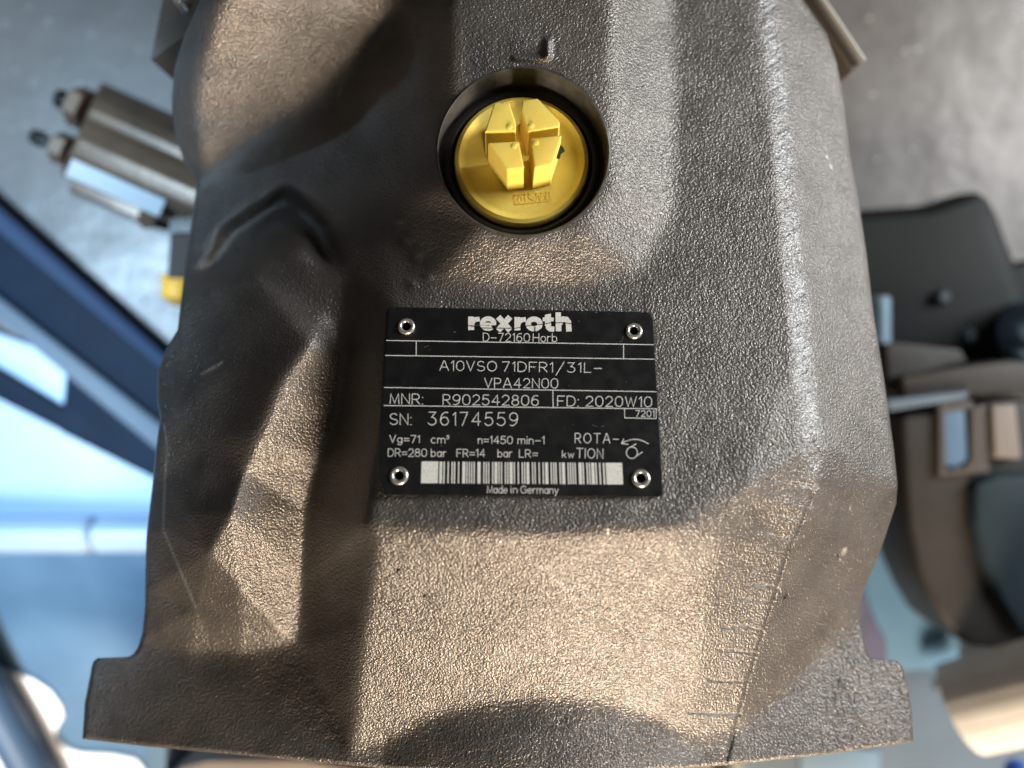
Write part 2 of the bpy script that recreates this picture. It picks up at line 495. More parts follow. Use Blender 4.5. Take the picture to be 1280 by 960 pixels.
def right_side():
    m = empty('shade_box', 'soft shade on the bench, built as a near-black motor housing lying behind the pump on the right', 'shadow')  # box added where soft shade lies on the bench
    slab('shade_box_body', [(1030, 260), (1165, 250), (1243, 224), (1300, 370), (1300, 450), (1030, 450)], -850, 145, M_SHADE_BOX, m, bevel=120)
    slab('shade_box_front', [(1040, 345), (1200, 335), (1330, 316), (1360, 480), (1040, 480)], -868, 125, M_SHADE_BOX, m, bevel=40)
    for (x, y, r, h) in ((1165, 374, 10, -845), (1198, 422, 11, -855)):  # discs added to paint two soft glimmers
        c = P(x, y, h - 40)
        tube('glimmer_disc', [c, c + Vector((0, 0, S * 46)), c + Vector((0, 0, S * 56))], [S * r * 1.8, S * r * 1.8, S * r], M_GLIMMER, m, seg=12)
    c = P(1268, 415, -900)
    o = tube('blue_drum', [c, c + Vector((0, 0, S * 130)), c + Vector((0, 0, S * 150))], [S * 74, S * 74, S * 60], material('steel_blue_paint', (0.13, 0.22, 0.32), 0.45), seg=40)
    tag(o, 'blue grey round drum at the right edge beside the dark motor', 'drum')
    c = P(1098, 402, -860)
    o = tube('zinc_pipe', [c + Vector((0, S * 60, 0)), c + Vector((0, S * 54, 0)), c + Vector((0, -S * 54, 0)), c + Vector((0, -S * 60, 0))], [S * 20, S * 27, S * 27, S * 20], material('pale_blue_zinc', (0.17, 0.25, 0.31), 0.45, 0.2))
    tag(o, 'short pale blue pipe stub showing at the right side of the pump above its middle', 'pipe')
    # second pump: frame, pads and curved brown casing
    p2 = empty('second_pump', 'brown second pump casting lying behind at the right edge', 'pump')
    slab('mounting_bracket', [(1108, 428), (1122, 428), (1200, 436), (1210, 452), (1136, 470), (1126, 492), (1110, 492)], -770, 230, M_PUMP2, p2, bevel=6)
    slab('cross_bar', [(1128, 470), (1200, 458), (1262, 450), (1300, 452), (1300, 494), (1200, 494), (1130, 500)], -730, 240, M_PUMP2, p2, bevel=9)
    slab('gasket_strip', [(1108, 500), (1170, 493), (1212, 489), (1208, 498), (1180, 503), (1112, 514)], -715, 40, M_SLATE, p2, bevel=4)
    slab('casing', [(1128, 520), (1172, 514), (1240, 500), (1320, 498), (1330, 815), (1215, 810), (1190, 792), (1168, 755), (1150, 715), (1138, 660), (1132, 600)], -740, 255, M_PUMP2, p2, bevel=16)
    slab('side_window', [(1180, 514), (1206, 511), (1210, 574), (1196, 586), (1182, 582)], -732, 20, material('window_blue', (0.10, 0.17, 0.26), 0.4), p2, bevel=4)
    slab('window_frame', [(1174, 505), (1216, 500), (1216, 511), (1182, 515), (1182, 588), (1206, 584), (1214, 574), (1214, 510), (1234, 505), (1236, 580), (1238, 590), (1174, 596)], -726, 30, material('frame_brown', (0.07, 0.058, 0.05), 0.5), p2, bevel=3)
    slab('pale_block', [(1240, 506), (1270, 504), (1278, 574), (1244, 572)], -715, 40, material('beige_block', (0.22, 0.19, 0.17), 0.5), p2, bevel=7)
    slab('teal_dome', [(1216, 602), (1250, 590), (1340, 590), (1340, 800), (1300, 802), (1272, 790), (1248, 750), (1228, 704), (1216, 660)], -715, 120, M_TEAL, p2, bevel=30)
    # bench patch below with its light painted in, violet block, slate plate
    o = slab('lit_bench_patch', [(1040, 640), (1090, 640), (1130, 640), (1160, 740), (1200, 800), (1200, 836), (1040, 842)], TABLE + 80, 70, material('lit_bench_blue', (0.17, 0.33, 0.50), 0.4, 0.1, mottling=(20, (0.12, 0.26, 0.42), 0.4, 0.7)), bevel=8)  # slab tinted for the light falling on the bench here
    tag(o, 'bench area with its light painted pale blue, between the pump flange and the second pump', 'plate')
    o = slab('violet_block', [(1060, 742), (1084, 742), (1098, 780), (1110, 800), (1112, 838), (1060, 838)], -800, 120, material('violet_grey_paint', (0.13, 0.125, 0.19), 0.4, mottling=(40, (0.09, 0.085, 0.12), 0.4, 0.65)), bevel=14)
    tag(o, 'small violet grey block tucked above the right flange ear', 'block')
    o = slab('slate_plate', [(900, 838), (1330, 832), (1330, 1100), (900, 1100)], TABLE + 36, 30, M_SLATE, bevel=6)
    tag(o, 'flat slate grey plate lying under the right flange ear', 'plate')
    o = slab('pale_strip', [(1000, 930), (1100, 938), (1098, 1000), (1000, 1000)], TABLE + 44, 6, material('strip_blue', (0.2, 0.30, 0.40), 0.4), bevel=2)
    tag(o, 'blue strip on the slate plate at the bottom edge beneath the right flange ear', 'strip')
    z = empty('zinc_bolt', 'pale zinc bolt lying beside the end of the cream roll', 'bolt')
    a, b = P(1168, 856, -860), P(1204, 852, -860)
    tube('bolt_shank', [a, b], [S * 17] * 2, M_ZINC, z)
    a, b = P(1172, 838, -870), P(1200, 836, -870)
    tube('bolt_head', [a, b], [S * 15] * 2, material('pale_zinc', (0.45, 0.55, 0.60), 0.4), z, seg=6)
    # ribbed cream roll
    r = empty('cream_roll', 'cream ribbed round roll lying at the lower right corner', 'roll')
    a = P(1206, 884, -760); b = P(1460, 822, -520)
    ax = (b - a).normalized()
    up = Vector((0, 0, 1)); sd = ax.cross(up).normalized(); up = sd.cross(ax)
    R = S * 98
    seg = 14
    L = (b - a).length
    for k in range(seg):      # staves round the roll
        an0 = 2 * math.pi * (k + 0.015) / seg; an1 = 2 * math.pi * (k + 0.985) / seg
        vs = []
        for t in (0, L):
            for i in range(6):
                an = an0 + (an1 - an0) * i / 5
                rr = R * (1.0 + 0.012 * math.sin(math.pi * i / 5))
                vs.append(a + ax * t + (sd * math.cos(an) + up * math.sin(an)) * rr)
            for i in range(5, -1, -1):
                an = an0 + (an1 - an0) * i / 5
                vs.append(a + ax * t + (sd * math.cos(an) + up * math.sin(an)) * R * .93)
        fs = [tuple(range(12)), tuple(range(23, 11, -1))] + [(i, (i + 1) % 12, (i + 1) % 12 + 12, i + 12) for i in range(12)]
        mesh_from('stave', vs, fs, M_CREAM, r, autosmooth=0.5)
    tube('core', [a + ax * S * 6, b], [R * .94] * 2, M_CREAMDARK, r, seg=40)
    c = P(1268, 962, -830)
    o = tube('blue_bottle_top', [c, c + Vector((0, 0, S * 40)), c + Vector((0, 0, S * 46))], [S * 26, S * 26, S * 20], M_BRIGHTBLUE)
    tag(o, 'bright blue round top at the bottom right corner under the cream roll', 'bottle top')
    c = P(1284, 964, -822)
    o = tube('clear_ring', [c, c + Vector((0, 0, S * 34))], [S * 17, S * 15], material('pale_cyan', (0.45, 0.66, 0.75), 0.3))
    tag(o, 'pale cyan button next to the bright blue cap', 'button')
    # bits below the flange
    a, b = P(917, 945, -560), P(917, 1010, -560)
    o = tube('stud_bolt', [a, b], [S * 24] * 2, material('green_zinc', (0.42, 0.44, 0.36), 0.35, 0.5))
    tag(o, 'greenish zinc stud tip sticking out below the flange at bottom centre', 'stud')
    o = slab('pale_post', [(183, 925), (206, 925), (206, 1010), (183, 1010)], -700, 290, material('post_blue', (0.22, 0.34, 0.44), 0.4), bevel=3)
    tag(o, 'narrow blue grey post below the left flange ear', 'post')
    o = slab('beige_pad', [(205, 975), (225, 958), (260, 950), (380, 950), (470, 966), (480, 1030), (200, 1030)], -690, 300, material('beige_pad', (0.40, 0.34, 0.30), 0.6), bevel=8)
    tag(o, 'beige pad showing under the flange at the bottom left', 'pad')


right_side()

# ------------------------------------------------------------------ the pump casting
XL = [(-60, 262), (0, 250), (30, 237), (42, 231), (62, 225), (85, 218), (120, 215), (137, 215), (172, 219), (203, 231), (222, 244), (232, 246), (325, 232), (412, 222), (437, 207), (467, 197), (500, 196), (521, 200), (568, 194), (610, 190), (668, 183), (700, 182), (760, 181), (790, 178), (808, 173), (817, 167), (821, 160), (822.5, 122), (826, 117), (835, 114), (870, 110), (905, 106), (985, 103)]
XR = [(-60, 975), (0, 1004), (42, 1033), (79, 1046), (125, 1054), (200, 1063), (250, 1073), (317, 1083), (392, 1092), (480, 1106), (560, 1117), (605, 1122), (630, 1120), (690, 1100), (735, 1081), (752, 1076), (780, 1076), (805, 1081), (820, 1086), (824, 1092), (826, 1120), (830, 1126), (838, 1130), (875, 1136), (925, 1140), (985, 1142)]
YB = [(95, 922), (103, 924), (180, 933), (340, 948), (480, 961), (600, 967), (760, 967), (905, 957), (1020, 945), (1100, 934), (1140, 927), (1160, 926)]

PT = []
ED = []


def line(*pts, join=True):
    ids = []
    for p in pts:
        for i, q in enumerate(PT):
            if abs(q[0] - p[0]) < 0.5 and abs(q[1] - p[1]) < 0.5:
                ids.append(i); break
        else:
            PT.append(p); ids.append(len(PT) - 1)
    if join:
        for a, b in zip(ids, ids[1:]):
            if a != b: ED.append((a, b))


# right ridge, both of its edges
line((936, -60, -165), (945, 0, -148), (962, 150, -104), (975, 300, -60), (990, 450, -16), (1000, 565, 10))
line((962, -60, -180), (972, 0, -162), (988, 150, -118), (1002, 300, -74), (1018, 450, -30), (1032, 560, -8), (1026, 602, -6))
# right silhouette, and beyond it
line((975, -60, -215), (1004, 0, -215), (1046, 79, -230), (1063, 200, -200), (1083, 317, -175), (1106, 480, -135), (1122, 605, -115), (1100, 690, -142), (1076, 752, -158), (1078, 800, -172))
line((1100, -60, -360), (1110, 79, -330), (1140, 317, -280), (1170, 480, -240), (1180, 605, -210), (1170, 700, -260), (1160, 800, -280), (1160, 1000, -300), join=False)
# lower edge of the plate face, then the panel
line((455, 655, 34), (560, 665, 44), (700, 667, 46), (840, 660, 44), (930, 612, 30), (1000, 565, 10))
line((466, 680, 32), (452, 780, -14), (440, 880, -58), (425, 985, -105))
line((840, 660, 44), (895, 670, 30), (880, 780, -16), (862, 900, -66), (850, 985, -102))
line((1000, 565, 10), (1026, 602, -6))
line((1026, 602, -6), (1008, 640, -8), (985, 690, -20), (960, 770, -47), (935, 850, -70), (908, 945, -98), (900, 985, -112))
line((680, 985, -98), join=False)
line((700, 667, 46), join=False)
# right lower facet meeting the flange
line((990, 855, -126), (1050, 790, -150), join=False)
line((990, 985, -260), (1100, 985, -300), join=False)
# main block left edge and the valley
line((545, 350, -44), (490, 385, -42), (476, 450, -18), (470, 560, 12), (455, 655, 34))
line((466, 680, 32), (455, 655, 34))
line((440, 390, -104), (434, 446, -108), (424, 520, -118), (402, 580, -114), (384, 640, -122), (380, 720, -132), (374, 812, -146), (384, 985, -215))
# boss round the port
line((562, -60, -72), (562, 0, -62), (562, 100, -48), (572, 230, -28), (598, 283, -20), (650, 297, -18), (735, 283, -20), (768, 230, -28), (764, 100, -46), (768, 0, -62), (768, -60, -70))
line((836, -60, -162), (838, 0, -145), (842, 150, -100), (838, 265, -68), (800, 338, -46), (735, 358, -41), (600, 358, -41), (545, 350, -44), (510, 250, -88), (505, 100, -138), (505, 0, -165), (505, -60, -180))
# upper left plain and the shoulder
line((470, -60, -205), (470, 100, -160), (475, 200, -130), (480, 300, -95), (440, 390, -104), join=False)
line((245, 232, -255), (330, 175, -240), (420, 115, -225), (500, 30, -212), (540, -60, -205))
line((238, 180, -205), (230, 130, -185), (236, 80, -162), (262, 10, -122), (300, -60, -90))
line((400, -60, -130), (330, 60, -172), join=False)
line((218, 85, -225), (215, 125, -245), (219, 172, -260), (231, 203, -266), (245, 232, -255))
line((150, -60, -400), (150, 150, -420), (170, 250, -380), join=False)
line((240, 270, -250), (234, 325, -235), (300, 230, -228), join=False)
# pocket wall above the left bulge
line((236, 345, -215), (254, 338, -200), (286, 287, -205), (359, 240, -185), (405, 279, -148), (430, 340, -112))
line((232, 368, -185), (258, 349, -165), (317, 316, -138), (376, 286, -134), (402, 330, -120))
line((402, 330, -125), (404, 392, -100), (390, 430, -52), (352, 480, -46), (328, 540, -48), (305, 590, -60), (290, 640, -48))
line((317, 345, -128), (300, 450, -98), (262, 560, -92), (240, 640, -84), join=False)
line((290, 640, -48), (262, 690, -62))
line((262, 690, -62), (300, 735, -84), (374, 812, -146))
line((204, 525, -135), (206, 600, -128), (204, 662, -124), (225, 712, -112))
line((225, 712, -112), (262, 690, -62))
line((225, 712, -112), (245, 760, -128), (265, 800, -148), (300, 828, -158), (374, 812, -146))
line((218, 405, -180), (196, 490, -160), (194, 568, -140), (183, 668, -150), (182, 740, -165), (178, 800, -178), join=False)
line((180, 830, -185), (236, 832, -168), (300, 850, -205), (365, 850, -200), join=False)
line((110, 420, -260), (110, 600, -240), (110, 800, -260), (110, 985, -300), (300, 985, -260), join=False)

GX0, GX1, GY0, GY1 = 60, 1200, -60, 985


def raster_heights():
    co = [Vector((p[0], p[1])) for p in PT]
    v, e, f, ov, oe, of = delaunay_2d_cdt(co, ED, [], 0, 0.01)
    H = []
    for i, q in enumerate(v):
        src = ov[i]
        if src:
            H.append(PT[src[0]][2])
        else:   # crossing made by the triangulation: take the nearest constraint edge
            best = None
            for a, b in ED:
                A, B = co[a], co[b]
                t = max(0, min(1, (q - A).dot(B - A) / max((B - A).length_squared, 1e-9)))
                d = (A + (B - A) * t - q).length
                if best is None or d < best[0]:
                    best = (d, PT[a][2] + (PT[b][2] - PT[a][2]) * t)
            H.append(best[1])
    W, Hh = GX1 - GX0 + 1, GY1 - GY0 + 1
    out = np.full((Hh, W), np.nan)
    for tri in f:
        (x1, y1), (x2, y2), (x3, y3) = [(v[i].x, v[i].y) for i in tri]
        det = (y2 - y3) * (x1 - x3) + (x3 - x2) * (y1 - y3)
        if abs(det) < 1e-9: continue
        xa, xb = max(int(min(x1, x2, x3)), GX0), min(int(max(x1, x2, x3)) + 1, GX1)
        ya, yb = max(int(math.floor(min(y1, y2, y3))), GY0), min(int(max(y1, y2, y3)) + 1, GY1)
        if xa > xb or ya > yb: continue
        X, Y = np.meshgrid(np.arange(xa, xb + 1), np.arange(ya, yb + 1))
        l1 = ((y2 - y3) * (X - x3) + (x3 - x2) * (Y - y3)) / det
        l2 = ((y3 - y1) * (X - x3) + (x1 - x3) * (Y - y3)) / det
        l3 = 1 - l1 - l2
        m = (l1 >= -1e-6) & (l2 >= -1e-6) & (l3 >= -1e-6)
        z = l1 * H[tri[0]] + l2 * H[tri[1]] + l3 * H[tri[2]]
        sub = out[ya - GY0:yb - GY0 + 1, xa - GX0:xb - GX0 + 1]
        sub[m] = z[m]
    # fill outside the hull with the nearest value along the row
    for r in range(Hh):
        row = out[r]
        ok = ~np.isnan(row)
        if ok.any():
            row[~ok] = np.interp(np.flatnonzero(~ok), np.flatnonzero(ok), row[ok])
    return out


def blur(a, s):
    r = int(3 * s + 1)
    k = np.exp(-0.5 * (np.arange(-r, r + 1) / s) ** 2); k /= k.sum()
    for ax in (0, 1):
        p = np.pad(a, [(r, r) if i == ax else (0, 0) for i in (0, 1)], mode='edge')
        n = a.shape[ax]
        acc = np.zeros_like(a)
        for i, w in enumerate(k):
            acc += w * (p[i:i + n] if ax == 0 else p[:, i:i + n])
        a = acc
    return a


def sstep(a, b, x):
    t = np.clip((x - a) / (b - a), 0, 1)
    return t * t * (3 - 2 * t)


H0 = raster_heights()
gx, gy = np.meshgrid(np.arange(GX0, GX1 + 1, dtype=float), np.arange(GY0, GY1 + 1, dtype=float))
HA, HB, HC = blur(H0, 3.0), blur(H0, 8.0), blur(H0, 12.0)
sharp = np.maximum(sstep(900, 930, gx) * (1 - sstep(1035, 1060, gx)) * sstep(100, 160, gy) , (1 - sstep(340, 400, gx)) * sstep(540, 620, gy))
sharp = np.maximum(sharp, (1 - sstep(330, 420, gx)) * sstep(225, 245, gy) * (1 - sstep(345, 375, gy)) * 0.7)
soft = (1 - sstep(480, 560, gx)) * (1 - sstep(215, 260, gy))
HT = HB * (1 - sharp) + HA * sharp
HT = HT * (1 - soft) + HC * soft
# flange (oval rim seen edge on)
dx = gx - 680
adx = np.abs(dx)
fl = -49 + 0.29 * (gy - 870) - np.where(adx < 200, 0.0012 * dx * dx, 48 + 0.20 * (adx - 200))
K = 7.0
FLMASK = fl > HT
HT = np.maximum(HT, fl) + np.where(np.abs(fl - HT) < 40, K * np.exp(-np.abs(fl - HT) / K) * 0.5, 0)

# casting unevenness, larger and finer
def noise(s):
    n = blur(rng.standard_normal(gx.shape), s)
    return n / n.std()


uneven = 0.8 * noise(26) + 0.22 * noise(11)
peel = 0.10 * noise(1.5) + 0.05 * noise(4.5)
calm = np.clip(1 - 0.55 * (1 - sstep(330, 420, gx)) - 0.25 * sstep(1010, 1040, gx), 0.3, 1)
rough_side = sstep(1015, 1035, gx) * sstep(560, 640, gy)
HT = HT + uneven + peel * calm + 0.30 * rough_side * noise(1.7)

WEAR_AND_LIGHT = np.zeros(gx.shape + (3,))


# distance along/across a polyline in drawing units
def along(poly):
    best = np.full(gx.shape, 1e9); s = np.zeros(gx.shape); sg = np.zeros(gx.shape)
    acc = 0
    for (xa, ya), (xb, yb) in zip(poly, poly[1:]):
        L = math.hypot(xb - xa, yb - ya)
        ux, uy = (xb - xa) / L, (yb - ya) / L
        t = np.clip((gx - xa) * ux + (gy - ya) * uy, 0, L)
        ex, ey = gx - xa - t * ux, gy - ya - t * uy
        d = np.hypot(ex, ey)
        m = d < best
        best[m] = d[m]; s[m] = acc + t[m]; sg[m] = np.sign(ex * uy - ey * ux)[m]
        acc += L
    return best, s, sg


# the ground parting line on the right ridge: overlapping grinder facets
bd, bs, bsg = along([(952, -60), (959, 0), (976, 150), (989, 300), (1004, 450), (1014, 560), (1012, 610)])
across = bd * bsg
wob = 5 * noise(20)
ph = (bs + across * 0.55 + wob) / 30.0
saw = ph - np.floor(ph)
band = np.exp(-(bd / 11.0) ** 4) * (1 - sstep(590, 625, gy))
HT += band * (1.3 * saw - 0.65 + 0.12 * noise(1.6))
scr = np.exp(-(((saw - 0.5) * 30) / 2.0) ** 2)
HT -= band * 1.2 * scr * np.clip(0.8 + 0.5 * noise(7), 0, 1.6)
WEAR_AND_LIGHT[..., 0] = np.maximum(WEAR_AND_LIGHT[..., 0], band * np.clip(0.6 + 0.25 * noise(6), 0, 1) * 0.6)
# fettling grooves across the right of the panel
for i, (xa, ya, xb, yb) in enumerate([(970, 600, 1030, 612), (968, 622, 1022, 632), (962, 644, 1008, 650), (952, 668, 1000, 674), (945, 712, 985, 716), (938, 730, 978, 735), (920, 750, 970, 756), (908, 782, 955, 786), (893, 812, 945, 818), (885, 850, 935, 853), (865, 890, 925, 893), (872, 935, 912, 938), (950, 690, 988, 694)]):
    jx = rng.uniform(-9, 9); jy = rng.uniform(-3, 3)
    d, s_, _ = along([(xa + jx, ya + jy), ((xa + xb) / 2 + rng.uniform(-4, 4), (ya + yb) / 2 + rng.uniform(-2.5, 2.5)), (xb + rng.uniform(-8, 4), yb + jy)])
    g = np.exp(-(d / 1.8) ** 2)
    d = d * (1 + 0.0 * d); HT -= 1.9 * g * np.clip(0.9 + 0.5 * noise(6), 0.3, 1.8)
    HT += 0.4 * np.exp(-((d - 3.0) / 1.6) ** 2)
# crease between panel and right facet, cut in and darkened
d, s_, _ = along([(1016, 615), (1006, 645), (985, 690), (960, 770), (935, 850), (908, 950)])
HT -= 2.2 * np.exp(-(d / 2.2) ** 2)
WEAR_AND_LIGHT[..., 1] = np.maximum(WEAR_AND_LIGHT[..., 1], 0.45 * np.exp(-(d / 1.8) ** 2))
# chips, pits and scratches
def blob(x, y, sx, sy, ang=0):
    c, s = math.cos(ang), math.sin(ang)
    u = (gx - x) * c + (gy - y) * s
    w = -(gx - x) * s + (gy - y) * c
    return np.clip(1.6 * np.exp(-(u / sx) ** 2 - (w / sy) ** 2) * (0.75 + 0.35 * noise(1.4)) - 0.35, 0, 1)


for a in [(1055, 690, 3.2, 6.0, .5), (1050, 699, 2.5, 3.0), (1063, 634, 1.3, 5.0, 0.1), (760, 668, 1.6, 11, 0.05), (361, 132, 1.5, 1.7), (358, 122, 1.2, 1.4), (900, 92, 1.5, 2), (1036, 202, 1.2, 12, -.4), (885, 449, 2, 2)]:
    b_ = blob(*a)
    WEAR_AND_LIGHT[..., 2] = np.maximum(WEAR_AND_LIGHT[..., 2], b_ * .8)
    HT -= b_ * 1.5
for a in [(982, 745, 3.0, 5.0, .6), (975, 742, 1.5, 3.0), (1048, 696, 1.6, 6), (961, 599, 4, 2.5), (292, 97, 3, 2), (530, 744, 1.8, 1.5), (559, 836, 1.8, 1.8), (632, 832, 1.5, 1.5), (497, 712, 5, 1.5)]:
    b_ = blob(*a)
    WEAR_AND_LIGHT[..., 1] = np.maximum(WEAR_AND_LIGHT[..., 1], b_)
    HT -= b_ * 3.0
# groove cut in to make the dark shade above the left bulge
def inside(poly):
    m = np.zeros(gx.shape, bool)
    n = len(poly)
    for i in range(n):
        (xa, ya), (xb, yb) = poly[i], poly[(i + 1) % n]
        c = (ya > gy) != (yb > gy)
        with np.errstate(divide='ignore', invalid='ignore'):
            xi = (xb - xa) * (gy - ya) / (yb - ya) + xa
        m ^= c & (gx < xi)
    return m.astype(float)


HT -= 56 * blur(inside([(246, 352), (284, 287), (358, 238), (406, 278), (424, 330), (404, 326), (380, 298), (350, 308), (318, 324)]), 8.0)
# pale dust flecks and pin holes all over
for _ in range(260):
    x, y = rng.uniform(200, 1110), rng.uniform(0, 950)
    i, j = int(x - GX0), int(y - GY0)
    r = rng.uniform(0.5, 1.2)
    sl = (slice(j - 3, j + 4), slice(i - 3, i + 4))
    k_ = np.exp(-(((gx[sl] - x) / r) ** 2 + ((gy[sl] - y) / (r * rng.uniform(0.7, 1.8))) ** 2))
    if rng.random() < 0.6:
        WEAR_AND_LIGHT[sl + (2,)] = np.maximum(WEAR_AND_LIGHT[sl + (2,)], k_ * rng.uniform(0.15, 0.55))
    else:
        WEAR_AND_LIGHT[sl + (1,)] = np.maximum(WEAR_AND_LIGHT[sl + (1,)], k_ * rng.uniform(0.4, 0.9)); HT[sl] -= k_ * 1.5
# small cast figure above the port and a raised scar, low on the bulge
def boxbump(x0, x1, y0, y1, hh, r=2.0):
    m = ((gx > x0) & (gx < x1) & (gy > y0) & (gy < y1)).astype(float)
    return blur(m, r) * hh


bx = boxbump(681, 689, 48, 74, 9) + boxbump(640, 684, 69, 76, 4)
HT += bx
d, _, _ = along([(250, 466), (275, 452)]); HT += 3.5 * np.exp(-(d / 3) ** 2)
d, _, _ = along([(255, 348), (290, 330), (318, 316)]); HT += 2.0 * np.exp(-(d / 2.0) ** 2)
d, _, _ = along([(463, 756), (505, 752), (520, 751)]); HT += 0.9 * np.exp(-(d / 2.4) ** 2)
# edge highlight painted pale along the left crease
d, _, _ = along([(205, 530), (209, 560), (206, 600), (204, 662), (225, 712), (245, 760)])
WEAR_AND_LIGHT[..., 0] = np.maximum(WEAR_AND_LIGHT[..., 0], np.exp(-(d / 1.6) ** 2) * 0.9)
# rough lumps below left of the port
for x, y in ((505, 300), (520, 320), (535, 345), (515, 355), (498, 275)):
    HT += 3.0 * np.exp(-(((gx - x) / 8) ** 2 + ((gy - y) / 6) ** 2))


def samp(A, x, y):
    x = np.clip(np.asarray(x, float) - GX0, 0, A.shape[1] - 1.001); y = np.clip(np.asarray(y, float) - GY0, 0, A.shape[0] - 1.001)
    i = x.astype(int); j = y.astype(int); fx = x - i; fy = y - j
    if A.ndim == 3: fx = fx[..., None]; fy = fy[..., None]
    return (A[j, i] * (1 - fx) + A[j, i + 1] * fx) * (1 - fy) + (A[j + 1, i] * (1 - fx) + A[j + 1, i + 1] * fx) * fy


pump = empty('hydraulic_pump', 'large dark brown grey cast hydraulic pump with a black name plate filling the picture', 'pump')

PORT = (654.0, 190.0, 107.5, 105.0)    # rim of the spot face in the boss


def build_casting():
    ya = np.concatenate([np.arange(-56, 800, 1.75), np.arange(800, 830, 0.75), np.arange(830, 984.5, 1.75)])
    ncol = 600
    xl = np.interp(ya, *zip(*XL)); xr = np.interp(ya, *zip(*XR))
    t = np.linspace(0, 1, ncol)
    # only the outermost columns follow the flange ears, the rest keep to the body
    xls = np.interp(ya, *zip(*[p for p in XL if p[0] <= 808] + [(985, 173)])) + 60
    xrs = np.interp(ya, *zip(*[p for p in XR if p[0] <= 805] + [(985, 1081)])) - 60
    m0 = 60
    ts = np.linspace(0, 1, m0)
    X = np.concatenate([xl[:, None] + (xls - xl)[:, None] * ts[None, :-1], xls[:, None] + (xrs - xls)[:, None] * np.linspace(0, 1, ncol - 2 * m0 + 2)[None], xrs[:, None] + (xr - xrs)[:, None] * ts[None, 1:]], 1)
    Y = np.repeat(ya[:, None], ncol, 1)
    yb = np.interp(X, *zip(*YB))
    m = Y > 840
    Y = np.where(m, 840 + (Y - 840) * (yb - 840) / (984.5 - 840), Y)
    # snap to the port rim
    cx, cy, rx, ry = PORT
    rr = np.hypot((X - cx) / rx, (Y - cy) / ry)
    near = np.abs(rr - 1) * 106 < 1.0
    X = np.where(near, cx + (X - cx) / rr, X); Y = np.where(near, cy + (Y - cy) / rr, Y)
    Hh = samp(HT, X, Y)
    # rounded outer edges
    de = np.minimum(X - xl[:, None], xr[:, None] - X)
    de = np.minimum(de, np.maximum(np.interp(X, *zip(*YB)) - Y, 0))
    rad = 6.0
    q = np.clip(1 - de / rad, 0, 1)
    Hh = Hh - 7 * (1 - np.sqrt(np.clip(1 - q * q, 0, 1)))
    V = Pn(X, Y, Hh)
    nr = len(ya)
    # normals from the whole sheet so the two castings meet without a seam
    dVx = np.gradient(V, axis=1); dVy = np.gradient(V, axis=0)
    N = np.cross(dVy, dVx)
    N /= np.linalg.norm(N, axis=-1, keepdims=True) + 1e-12
    N[N[..., 2] < 0] *= -1
    g = Pn(gx, gy, HT)
    ng = np.cross(np.gradient(g, axis=0), np.gradient(g, axis=1))
    ng /= np.linalg.norm(ng, axis=-1, keepdims=True)
    ng[ng[..., 2] < 0] *= -1
    NG = samp(ng, X, Y)
    NG /= np.linalg.norm(NG, axis=-1, keepdims=True)
    wg = sstep(5.0, 8.0, de)[..., None]
    N = N * (1 - wg) + NG * wg
    N /= np.linalg.norm(N, axis=-1, keepdims=True) + 1e-12
    W = samp(WEAR_AND_LIGHT, X, Y)
    jj, ii = np.meshgrid(np.arange(nr - 1), np.arange(ncol - 1), indexing='ij')
    a = jj * ncol + ii
    quads = np.stack([a, a + ncol, a + ncol + 1, a + 1], -1)
    Xc = (X[:-1, :-1] + X[1:, 1:]) / 2; Yc = (Y[:-1, :-1] + Y[1:, 1:]) / 2
    hole = np.hypot((Xc - cx) / rx, (Yc - cy) / ry) < 0.998
    isfl = (samp(FLMASK.astype(float), Xc, Yc) > 0.5) & (Yc > 800)
    isfl |= (Yc > 823) & ((Xc < 175) | (Xc > 1085))

    def emit(name, mask):
        q = quads[mask]
        used, inv = np.unique(q.ravel(), return_inverse=True)
        q = inv.reshape(-1, 4)
        co = V.reshape(-1, 3)[used]; no = N.reshape(-1, 3)[used]; w = W.reshape(-1, 3)[used]
        nv = len(used)
        # skirt: every open edge on the outer outline falls away behind
        uj, ui = used // ncol, used % ncol
        e = np.concatenate([q[:, [0, 1]], q[:, [1, 2]], q[:, [2, 3]], q[:, [3, 0]]])
        key = np.sort(e, 1)
        _, idx, cnt = np.unique(key, axis=0, return_index=True, return_counts=True)
        be = e[idx[cnt == 1]]
        def outer(vv): return (ui[vv] == 0) | (ui[vv] == ncol - 1) | (uj[vv] == 0) | (uj[vv] == nr - 1)
        be = be[outer(be[:, 0]) & outer(be[:, 1])]
        bv, binv = np.unique(be.ravel(), return_inverse=True)
        be = binv.reshape(-1, 2)
        nb = len(bv)
        r0 = co[bv]
        r1 = r0.copy(); r2 = r0.copy()
        if name == 'mounting_flange':
            bX = X.ravel()[used][bv]; bY = Y.ravel()[used][bv]; bH = Hh.ravel()[used][bv]
            r1 = Pn(bX + (640 - bX) * 0.03, bY + (895 - bY) * 0.2, bH - 130)
            r2 = Pn(bX + (640 - bX) * 0.3, bY + (895 - bY) * 0.5, np.full_like(bH, -720))
        else:
            r1[:, :2] *= 0.985; r1[:, 2] -= 0.04
            r2[:, :2] *= 0.86; r2[:, 2] = 0.0005
        co_all = np.concatenate([co, r0, r1, r2])
        f2 = []
        for k in range(2):
            o1 = nv + nb * k; o2 = nv + nb * (k + 1)
            f2.append(np.stack([be[:, 1] + o1, be[:, 0] + o1, be[:, 0] + o2, be[:, 1] + o2], -1))
        fq = np.concatenate([q] + f2)
        me = bpy.data.meshes.new(name)
        me.vertices.add(len(co_all)); me.vertices.foreach_set('co', co_all.ravel().astype(np.float32))
